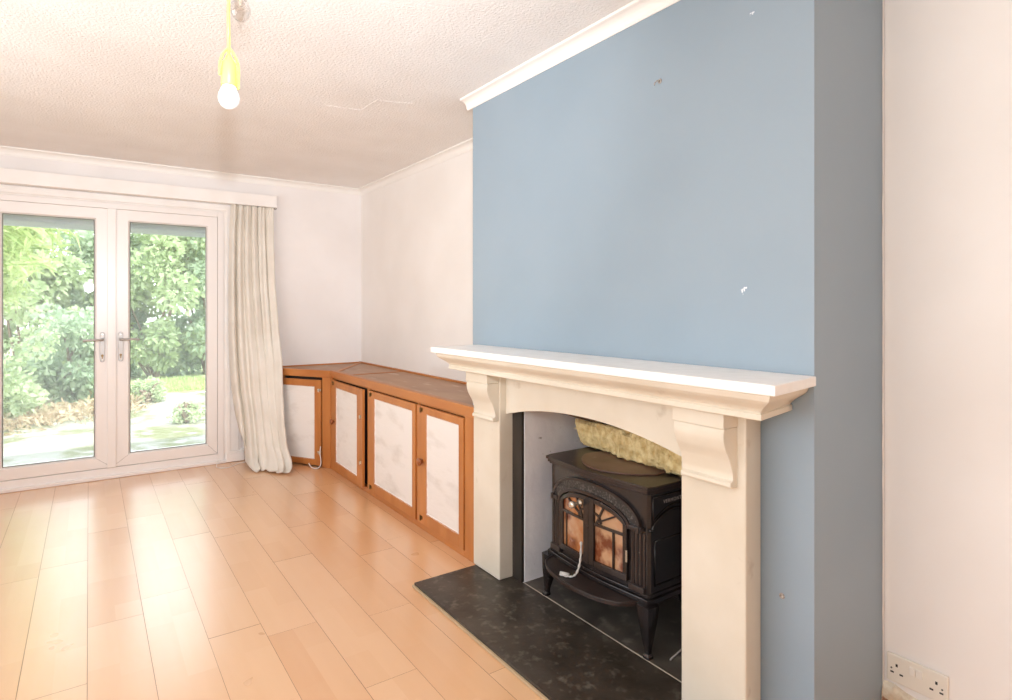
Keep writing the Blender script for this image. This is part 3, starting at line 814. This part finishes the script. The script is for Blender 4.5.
# register plate closing the throat above the stove
bm = bmesh.new()
v = [bm.verts.new(p) for p in ((1.645, 1.256, .845), (1.645, 2.184, .845), (2.083, 2.184, .70), (2.083, 1.256, .70))]
v2 = [bm.verts.new(p.co + Vector((0, 0, .004))) for p in v]
bm.faces.new(v); bm.faces.new(v2[::-1])
for k in range(4): bm.faces.new((v[k], v[(k+1) % 4], v2[(k+1) % 4], v2[k]))
tag(obj('register_plate', bm, 'rust_plate'), 'rusty brown metal plate closing the chimney throat above the wool', 'metal plate')

# mineral wool stuffed above the stove
def wool():
    rn = random.Random(4); t = thing('mineral_wool', 'yellow mineral wool roll stuffed above the back of the stove', 'insulation', (1.97, 1.74, .64))
    bm = bmesh.new(); NY, NK = 90, 28; rings = []
    for i in range(NY+1):
        u = i/NY; y = 2.115 - u*.855
        cx = 1.980 - .055*min(1, u*1.6); cz = .712 - .004*u; rx = .100; rz = .078
        e = min(1, min(u, 1-u)*14+.75)
        ring = []
        for k in range(NK):
            a = 2*PI*k/NK; ca, sa = math.cos(a), math.sin(a); p = Vector((cx + rx*math.copysign(abs(ca)**.62, ca)*e, y, cz + rz*math.copysign(abs(sa)**.6, sa)))
            d = .020*noise.noise(p*12) + .016*noise.noise(p*32) + .010*noise.noise(p*75)
            p += Vector((math.cos(a), 0, math.sin(a)))*d
            p.z = max(p.z, .6415); p.z = min(p.z, .838 - (p.x-1.645)*.331)
            p.x = min(p.x, 2.08)
            ring.append(bm.verts.new(p))
        rings.append(ring)
    for i in range(NY):
        for k in range(NK): bm.faces.new((rings[i][k], rings[i][(k+1) % NK], rings[i+1][(k+1) % NK], rings[i+1][k]))
    bm.faces.new(rings[0][::-1]); bm.faces.new(rings[-1])
    pts = [v.co.copy() for r in rings for v in r]
    obj('wool_roll', bm, 'wool', t)
    bm = bmesh.new()
    for i in range(3800):
        p = rn.choice(pts) + Vector((rn.uniform(-.004, .004), rn.uniform(-.006, .006), rn.uniform(-.004, .004)))
        if p.x > 1.99: continue
        d = Vector((rn.uniform(-1, .2), rn.uniform(-1, 1), rn.uniform(-1, 1))).normalized()*rn.uniform(.006, .016)
        s = d.orthogonal().normalized()*.0008
        q = p + d
        if q.z < .6405 or p.z < .6405 or q.y > 2.18 or q.y < 1.262: continue
        bm.faces.new([bm.verts.new(c) for c in (p-s, p+s, q+s*.4, q-s*.4)])
    obj('loose_fibres', bm, 'wool', t, kind='stuff')
wool()

# ------------------------------------------------------------------ cast iron stove
def stove():
    t = thing('wood_stove', 'black cast iron wood stove with two arched amber glass doors', 'stove', (1.79, 1.75, .02))
    YA, YB = 1.468, 2.028; YM = (YA+YB)/2
    def outline(g, bow=.022, xb=1.93, xf=1.663):
        pts = [(xb+g*.6, YA-g), (xf+.012, YA-g), (xf-g, YA-g+.010)]
        n = 14
        for k in range(n+1):
            u = k/n; y = (YA-g+.030) + (YB-YA+2*g-.060)*u
            pts.append((xf-g - bow*math.sin(PI*u), y))
        pts += [(xf-g, YB+g-.010), (xf+.012, YB+g), (xb+g*.6, YB+g)]
        return pts
    bm = bmesh.new(); prism(bm, outline(0), 'z', .235, .612); obj('firebox_body', bm, 'iron', t, bevel=.002)
    bm = bmesh.new(); prism(bm, outline(.008), 'z', .600, .607); prism(bm, outline(.014), 'z', .607, .620); prism(bm, outline(.020), 'z', .620, .633)
    obj('top_plate', bm, 'iron_brown', t, bevel=.0025)
    # griddle lid inset in the top, bowed front
    pts = [(1.925, 1.56), (1.84, 1.545)]
    for k in range(15):
        u = k/14; pts.append((1.79 - .135*math.sin(PI*u)**.75, 1.545 + .40*u))
    pts += [(1.84, 1.945), (1.925, 1.93)]
    bm = bmesh.new(); prism(bm, pts, 'z', .633, .6385); obj('griddle_lid', bm, 'griddle', t, bevel=.002)
    bm = bmesh.new(); prism(bm, outline(.006), 'z', .222, .236); prism(bm, outline(.014), 'z', .203, .222)
    obj('base_rim', bm, 'iron', t, bevel=.003)
    bm = bmesh.new(); prism(bm, outline(-.02, .01), 'z', .185, .204); obj('bottom_plate', bm, 'iron', t)
    # ash lip tray
    lip = [(1.660, 1.502)]
    for p in smooth_curve([(1.650, 1.502, 0), (1.600, 1.525, 0), (1.573, 1.549, 0), (1.545, 1.610, 0), (1.530, 1.68, 0), (1.524, 1.75, 0), (1.530, 1.82, 0), (1.545, 1.89, 0), (1.573, 1.952, 0), (1.605, 1.985, 0), (1.650, 2.000, 0)], 4):
        lip.append((p.x, p.y))
    lip.append((1.660, 2.000))
    bm = bmesh.new(); prism(bm, lip, 'z', .190, .202)
    rim = [Vector((p[0]+.003, p[1], .203)) for p in lip[1:-1]]
    tube(bm, rim, .0045, 6)
    obj('ash_lip', bm, 'iron_brown', t, bevel=.001)
    # bowed front helper: x of the front face at y
    def fx(y):
        u = min(1, max(0, (y-(YA+.030))/(YB-YA-.060))); return 1.663 - .022*math.sin(PI*u)
    def fbar(bm, y0, z0, y1, z1, w, d0, d1, n=1):
        """bar on the bowed front from (y0,z0) to (y1,z1), width w, depth d0..d1 in front of the face"""
        L_ = math.hypot(y1-y0, z1-z0); ny, nz = -(z1-z0)/L_*w/2, (y1-y0)/L_*w/2
        prev = None
        for k in range(n+1):
            f = k/n; y, z = y0+(y1-y0)*f, z0+(z1-z0)*f
            q = [bm.verts.new((fx(y)-d, y+s*ny, z+s*nz)) for d, s in ((d0, -1), (d0, 1), (d1, 1), (d1, -1))]
            if prev:
                for a in range(4): bm.faces.new((prev[a], prev[(a+1) % 4], q[(a+1) % 4], q[a]))
            else: bm.faces.new(q)
            prev = q
        bm.faces.new(prev[::-1])
    def arch(y, hw, zs, rise, p=2.2): return zs + rise*(max(0, 1-abs((y-YM)/hw)**p))**(1/1.9)
    def aband(bm, hw0, zs0, r0, hw1, zs1, r1, d0, d1, n=30):
        prev = None
        for k in range(n+1):
            u = -1+2*k/n; u = math.sin(u*PI/2)
            a = (YM+u*hw0, arch(YM+u*hw0, hw0, zs0, r0)); b2 = (YM+u*hw1, arch(YM+u*hw1, hw1, zs1, r1))
            q = [bm.verts.new(v) for v in ((fx(a[0])-d0, *a), (fx(b2[0])-d0, *b2), (fx(b2[0])-d1, *b2), (fx(a[0])-d1, *a))]
            if prev:
                for s in range(4): bm.faces.new((prev[s], prev[(s+1) % 4], q[(s+1) % 4], q[s]))
            else: bm.faces.new(q)
            prev = q
        bm.faces.new(prev[::-1])
    # pierced arch band and its rims
    bm = bmesh.new(); aband(bm, .206, .462, .082, .236, .478, .100, 0, .010); obj('pierced_arch', bm, 'iron_arch', t)
    bm = bmesh.new(); aband(bm, .236, .478, .100, .247, .478, .110, 0, .014); aband(bm, .196, .458, .076, .207, .462, .083, 0, .016)
    obj('arch_moulding', bm, 'iron_brown', t)
    # hinge ears
    for s in (-1, 1):
        bm = bmesh.new(); y = YM+s*.232; fbar(bm, y-.026, .468, y+.026, .468, .017, 0, .020); fbar(bm, y+s*.012-.008, .468, y+s*.012+.008, .468, .024, 0, .025)
        obj('door_hinge', bm, 'iron_brown', t, bevel=.003)
    # fluted corner pilasters
    for s in (-1, 1):
        bm = bmesh.new()
        for k in range(4):
            y = YM + s*(.208 + k*.017); fbar(bm, y, .240, y, .455, .012, 0, .0035)
        fbar(bm, YM+s*.232-.034, .247, YM+s*.232+.034, .247, .022, 0, .013)
        obj('fluted_pilaster', bm, 'iron_brown', t, bevel=.0015)
    # two glazed doors
    hwd = .192
    for s in (-1, 1):
        lo_, hi_ = (YM-hwd, YM-.001) if s < 0 else (YM+.001, YM+hwd)
        ye, yi = (lo_, hi_) if s < 0 else (hi_, lo_)      # outer edge, inner edge
        bm = bmesh.new()
        fbar(bm, ye-s*.010, .262, ye-s*.010, .470, .020, 0, .014)          # outer stile
        fbar(bm, yi+s*.014, .262, yi+s*.014, .525, .028, 0, .016)          # meeting stile
        fbar(bm, lo_+.001, .272, hi_-.001, .272, .024, 0, .015, 6)          # bottom rail
        prev = None                                                        # arched top rail
        for k in range(15):
            y = ye + (yi-ye)*(k/14)
            z1 = arch(y, hwd+.002, .452, .075); z0 = z1-.018
            q = [bm.verts.new(v) for v in ((fx(y), y, z0), (fx(y), y, z1), (fx(y)-.014, y, z1), (fx(y)-.014, y, z0))]
            if prev:
                for a in range(4): bm.faces.new((prev[a], prev[(a+1) % 4], q[(a+1) % 4], q[a]))
            else: bm.faces.new(q)
            prev = q
        bm.faces.new(prev[::-1])
        d = obj('stove_door', bm, 'iron', t, bevel=.001)
        bm = bmesh.new()
        fbar(bm, ye-s*.018, .428, yi+s*.026, .428, .010, .002, .013, 4)
        cx, cz = yi+s*.040, .436
        for ang, ln in ((28, .105), (62, .085)):
            fbar(bm, cx, cz, cx+s*math.cos(math.radians(ang))*ln, min(cz+math.sin(math.radians(ang))*ln, arch(cx+s*math.cos(math.radians(ang))*ln, hwd+.002, .452, .075)-.008), .007, .002, .012, 2)
        for k in range(5):                                   # quarter hub of the fan
            a0, a1 = math.radians(90*k/5), math.radians(90*(k+1)/5)
            fbar(bm, cx-s*.012+s*math.cos(a0)*.034, cz+math.sin(a0)*.034, cx-s*.012+s*math.cos(a1)*.034, cz+math.sin(a1)*.034, .007, .002, .012)
        if s < 0: fbar(bm, 1.622, .284, 1.622, .424, .007, .002, .012)
        else: fbar(bm, 1.898, .284, 1.898, .424, .005, .002, .009)
        obj('glazing_bar', bm, 'iron', d)
        # glass, arched top
        bm = bmesh.new(); prev = None
        for k in range(13):
            y = ye-s*.012 + (yi+s*.014-ye)*(k/12)
            z1 = arch(y, hwd+.002, .452, .075)-.012
            q = [bm.verts.new(v) for v in ((fx(y)-.0015, y, .276), (fx(y)-.0015, y, z1), (fx(y)-.0045, y, z1), (fx(y)-.0045, y, .276))]
            if prev:
                for a in range(4): bm.faces.new((prev[a], prev[(a+1) % 4], q[(a+1) % 4], q[a]))
            else: bm.faces.new(q)
            prev = q
        bm.faces.new(prev[::-1])
        obj('glass_pane', bm, 'amber', d)
        if s < 0:
            bm = bmesh.new()
            for z in (.355,): fbar(bm, ye-.001, z-.022, ye-.001, z+.022, .006, .012, .019)
            obj('hinge_pin', bm, 'steel', d, bevel=.001)
    # latch knob
    bm = bmesh.new(); y, z = 1.800, .490
    lathe(bm, [(.014, 0), (.015, -.004), (.009, -.007), (.007, -.018), (.009, -.030), (.0135, -.034), (.0145, -.042), (.0135, -.050), (.006, -.053)], fx(y)-.012, y, z, 18, 'x')
    obj('latch_knob', bm, 'steel', t, smooth=True)
    # loose door rope
    bm = bmesh.new()
    path = smooth_curve([(1.628, 1.792, .335), (1.626, 1.791, .285), (1.618, 1.789, .250), (1.600, 1.785, .222), (1.580, 1.787, .210), (1.562, 1.808, .208), (1.552, 1.835, .208)], 7)
    tube(bm, path, [.0042+.0012*math.sin(i*1.3) for i in range(len(path))], 8)
    tube(bm, [(1.572, 1.80, .212), (1.566, 1.812, .214), (1.556, 1.836, .212)], .0065, 8)
    obj('rope_seal', bm, 'rope', t, smooth=True)
    # legs: tapered, splayed a little outward
    for (x, y, sx, sy) in ((1.662, 1.472, -1, -1), (1.662, 2.024, -1, 1), (1.90, 1.485, 1, -1), (1.90, 2.010, 1, 1)):
        bm = bmesh.new(); prof = [(.033, .204, 0), (.032, .185, 0), (.026, .140, .006), (.018, .090, .012), (.0105, .050, .016), (.010, .036, .017), (.014, .028, .020), (.015, .0205, .021)]
        R = []
        for r, z, o_ in prof:
            cx, cy = x+sx*o_*.7+ (.0 if sx < 0 else 0), y+sy*o_*.7
            ring = []
            for k in range(12):
                a = 2*PI*k/12 + PI/12; f = 1/max(abs(math.cos(a)), abs(math.sin(a)))**.6
                ring.append(bm.verts.new((cx+math.cos(a)*r*f, cy+math.sin(a)*r*f, z)))
            R.append(ring)
        for i in range(len(R)-1):
            for k in range(12): bm.faces.new((R[i][k], R[i][(k+1) % 12], R[i+1][(k+1) % 12], R[i+1][k]))
        bm.faces.new(R[0]); bm.faces.new(R[-1][::-1])
        obj('leg', bm, 'iron', t, smooth=False)
    # side relief (faces the room's near end)
    ys = YA-.0015
    bm = bmesh.new()
    def st(pts, r=.0035): tube(bm, [Vector((p[0], ys, p[1])) for p in pts], r, 6)
    st([(1.685, .585), (1.685, .480)]); st([(1.685, .585), (1.92, .585)])
    st(smooth_curve([(1.690, .500, 0), (1.735, .528, 0), (1.80, .545, 0), (1.86, .535, 0), (1.92, .500, 0)], 5) and [(p.x, p.y) for p in smooth_curve([(1.690, .500, 0), (1.735, .528, 0), (1.80, .545, 0), (1.86, .535, 0), (1.92, .500, 0)], 5)], .0025)
    st([(p.x, p.y) for p in smooth_curve([(1.680, .470, 0), (1.695, .492, 0), (1.735, .512, 0), (1.80, .528, 0), (1.865, .512, 0), (1.915, .470, 0)], 5)], .0055)
    st([(1.665, .468), (1.685, .468)], .006)
    st([(1.695, .424), (1.91, .424), (1.91, .262), (1.695, .262), (1.695, .424)], .0032)
    obj('side_moulding', bm, 'iron', t, smooth=True)
    cu = bpy.data.curves.new('raised_lettering', 'FONT'); cu.body = 'VERMONT CASTINGS'; cu.size = .019; cu.extrude = .0008; cu.align_x = 'LEFT'
    cu.space_character = 1.25
    tmp = bpy.data.objects.new('lettering_curve', cu); me = bpy.data.meshes.new_from_object(tmp); bpy.data.objects.remove(tmp)
    lo = bpy.data.objects.new('raised_lettering', me); C.objects.link(lo); lo.parent = t
    lo.location = Vector((1.742, YA-.001, .556)) - wloc(t); lo.rotation_euler = (PI/2, 0, 0)
    me.materials.clear(); me.materials.append(M['iron_arch_letter'])
M['iron_arch_letter'] = mat('worn raised letters', (.30, .26, .24), .4)
stove()
# thin iron rod lying by the rear foot
bm = bmesh.new(); tube(bm, [(1.70, 1.40, .024), (1.80, 1.42, .026), (1.95, 1.45, .030)], .0035, 8)
tag(obj('iron_rod', bm, 'iron_arch_letter', smooth=True), 'thin grey rod lying on the slate behind the near front leg of the stove', 'rod')

# ------------------------------------------------------------------ lights hanging from the ceiling
def pendants():
    x, y, z = .337, 1.90, 1.897
    t = thing('pull_cord_bulb', 'lemon yellow cord light with white bulb hanging from the ceiling', 'light bulb', (x, y, H))
    bm = bmesh.new(); prof = [(.0, -.032), (.012, -.030), (.022, -.022), (.0285, -.010), (.030, 0), (.0285, .011), (.023, .024), (.0185, .034), (.0175, .044)]
    lathe(bm, prof, x, y, z, 24); obj('bulb', bm, 'bulb', t, smooth=True)
    bm = bmesh.new(); lathe(bm, [(.0195, .036), (.0215, .038), (.0205, .09), (.019, .104), (.012, .114), (.006, .128), (.003, .134)], x, y, z, 20)
    obj('lamp_holder', bm, 'yellow', t, smooth=True)
    bm = bmesh.new(); tube(bm, [(x, y, z+.12), (x-.001, y, z+.25), (x+.001, y, z+.38), (x, y, H-.03)], .0042, 8)
    for s in (-1, 1):
        tube(bm, smooth_curve([(x, y, z+.150), (x+s*.017, y-.003, z+.125), (x+s*.0255, y-.004, z+.095), (x+s*.025, y-.004, z+(.062 if s < 0 else .030))], 6), .0032, 8)
    obj('cord', bm, 'yellow', t, smooth=True)
    bm = bmesh.new(); lathe(bm, [(.006, -.034), (.02, -.03), (.024, -.016), (.024, -.0005)], x, y, H, 20); obj('ceiling_hook', bm, 'yellow', t, smooth=True)
    # clear bulb on its own short flex
    x2, y2, z2 = .385, 1.985, 2.205
    t = thing('pendant_bulb', 'clear glass light bulb in a white holder close under the ceiling', 'light bulb', (x2, y2, H))
    bm = bmesh.new(); prof = [(.0, -.034), (.012, -.032), (.023, -.023), (.029, -.010), (.030, 0), (.028, .013), (.021, .028), (.015, .042), (.0135, .058)]
    lathe(bm, prof, x2, y2, z2, 24); obj('bulb', bm, 'bulb_glass', t, smooth=True)
    bm = bmesh.new(); lathe(bm, [(.004, .056), (.006, .03), (.003, .012), (.001, .010)], x2, y2, z2, 10)
    tube(bm, [(x2-.010, y2, z2+.012), (x2-.006, y2, z2+.006), (x2+.006, y2, z2+.006), (x2+.010, y2, z2+.012)], .0008, 5); obj('filament', bm, 'steel', t)
    bm = bmesh.new(); lathe(bm, [(.014, .050), (.017, .054), (.018, .085), (.014, .095), (.006, .105), (.004, .112)], x2, y2, z2, 18); obj('lamp_holder', bm, 'trim', t, smooth=True)
    bm = bmesh.new(); tube(bm, [(x2, y2, z2+.10), (x2, y2, H-.02)], .003, 8); obj('flex', bm, 'cable', t)
    bm = bmesh.new(); lathe(bm, [(.01, -.03), (.034, -.022), (.04, -.010), (.04, -.0005)], x2, y2, H, 24); obj('ceiling_rose', bm, 'trim', t, smooth=True)
pendants()

# ------------------------------------------------------------------ socket and wall plugs
def socket():
    t = thing('wall_socket', 'ivory double wall socket low on the alcove wall', 'socket', (XR, .776, .13))
    y0, y1, z0, z1 = .862, .694, .088, .177          # y falls to the right
    bm = bmesh.new(); box(bm, XR-.011, XR-.0005, y1, y0, z0, z1)
    obj('face_plate', bm, 'plate', t, bevel=.004)
    for k in range(2):
        bm = bmesh.new(); y = .797 - k*.019
        box(bm, XR-.0145, XR-.010, y-.0175, y-.0005, .135, .160); obj('rocker_switch', bm, 'plate_sw', t, bevel=.0015)
    def pins(yc):
        bm = bmesh.new(); x0, x1 = XR-.0118, XR-.0105
        box(bm, x0, x1, yc-.003, yc+.003, .140, .149)
        for s in (-1, 1): box(bm, x0, x1, yc+s*.013-.005, yc+s*.013+.005, .1175, .1225)
        obj('pin_holes', bm, 'black', t)
    pins(.832); pins(.724)
    for yc in (.847, .709):
        bm = bmesh.new(); lathe(bm, [(.0028, 0), (.0028, -.0016)], XR-.0108, yc, .132, 10, 'x'); obj('screw', bm, 'gasket', t)
socket()
def plug(y, z, label, r=.006, hook=False):
    bm = bmesh.new()
    lathe(bm, [(r*1.5, -.0006), (r*1.4, -.0022), (r*.7, -.003), (r*.6, -.0012)], XC, y, z, 14, 'x')
    if hook: tube(bm, smooth_curve([(XC-.002, y, z), (XC-.012, y+.002, z), (XC-.016, y+.010, z-.006), (XC-.012, y+.016, z-.012)], 4), .002, 6)
    tag(obj('wall_plug', bm, 'anchor', smooth=True), label, 'wall plug')
plug(1.426, 2.093, 'small hooked plug high on the blue chimney wall', hook=True)
plug(.968, .430, 'small pale plug low on the blue wall, right of the fireplace leg')

# ------------------------------------------------------------------ world, lights, camera
w = bpy.data.worlds.new('sky'); bpy.context.scene.world = w; w.use_nodes = True
nt = w.node_tree; N, L = nt.nodes, nt.links
bg = N['Background']
tc = N.new('ShaderNodeTexCoord'); sx = N.new('ShaderNodeSeparateXYZ'); L.new(tc.outputs['Generated'], sx.inputs[0])
rp = N.new('ShaderNodeValToRGB'); rp.color_ramp.elements[0].position = 0; rp.color_ramp.elements[1].position = .7
rp.color_ramp.elements[0].color = (.96, .99, 1, 1); rp.color_ramp.elements[1].color = (.76, .87, 1, 1)
L.new(sx.outputs['Z'], rp.inputs['Fac']); L.new(rp.outputs['Color'], bg.inputs['Color'])
bg.inputs['Strength'].default_value = 10.5

def light(name, typ, loc, energy, rot=(0, 0, 0), col=(1, 1, 1), **k):
    l = bpy.data.lights.new(name, typ); l.energy = energy; l.color = col
    for a, v in k.items(): setattr(l, a, v)
    o = bpy.data.objects.new(name, l); C.objects.link(o); o.location = loc; o.rotation_euler = rot
    return o
light('sun', 'SUN', (0, 0, 10), 12.0, rot=(math.radians(28), math.radians(14), 0), col=(1, .96, .88), angle=.02)
# camera flash just above the lens
light('camera_flash', 'POINT', (0, -.03, 1.56), 25, col=(.90, .955, 1), shadow_soft_size=.06)
from mathutils import Matrix
def aim(o, target):
    o.rotation_euler = (Vector(target) - o.location).to_track_quat('-Z', 'Y').to_euler()
o = light('flash_head', 'SPOT', (0, -.05, 1.60), 760, col=(.90, .955, 1), shadow_soft_size=.04, spot_size=math.radians(85), spot_blend=1.0); aim(o, (.7, 5.0, 2.7))
# unseen fill lamp added behind the camera, turned up to brighten the ceiling
o = light('added_ceiling_fill', 'SPOT', (.2, -.9, 1.2), 95, col=(.90, .955, 1), shadow_soft_size=.15, spot_size=math.radians(130), spot_blend=1.0); aim(o, (.3, -.6, 2.4))
# daylight portals in the door and the front window
def portal(name, loc, rot, sx_, sy_):
    l = bpy.data.lights.new(name, 'AREA'); l.shape = 'RECTANGLE'; l.size = sx_; l.size_y = sy_
    l.cycles.is_portal = True
    o = bpy.data.objects.new(name, l); C.objects.link(o); o.location = loc; o.rotation_euler = rot
portal('door_portal', (.14, 5.66, 1.05), (math.radians(-90), 0, 0), 1.6, 2.0)
portal('window_portal', (XL-.13, (wy0+wy1)/2, (wz0+wz1)/2), (0, math.radians(-90), 0), wz1-wz0, wy1-wy0)

cam = bpy.data.cameras.new('camera'); co = bpy.data.objects.new('camera', cam); C.objects.link(co)
co.location = (0, 0, 1.28); co.rotation_euler = (PI/2, 0, -math.radians(35.056))
cam.sensor_fit = 'HORIZONTAL'; cam.sensor_width = 36; cam.lens = 594.3/1012*36; cam.shift_y = -42/1012
cam.clip_start = .02
sc = bpy.context.scene; sc.camera = co
sc.view_settings.view_transform = 'Standard'; sc.view_settings.look = 'None'; sc.view_settings.gamma = 1
sc.view_settings.use_curve_mapping = False; sc.view_settings.exposure = -1.1
sc.cycles.max_bounces = 14; sc.cycles.diffuse_bounces = 8; sc.cycles.transparent_max_bounces = 16
sc.cycles.use_denoising = True; sc.cycles.sample_clamp_indirect = 8
sc.cycles.caustics_reflective = False; sc.cycles.caustics_refractive = False
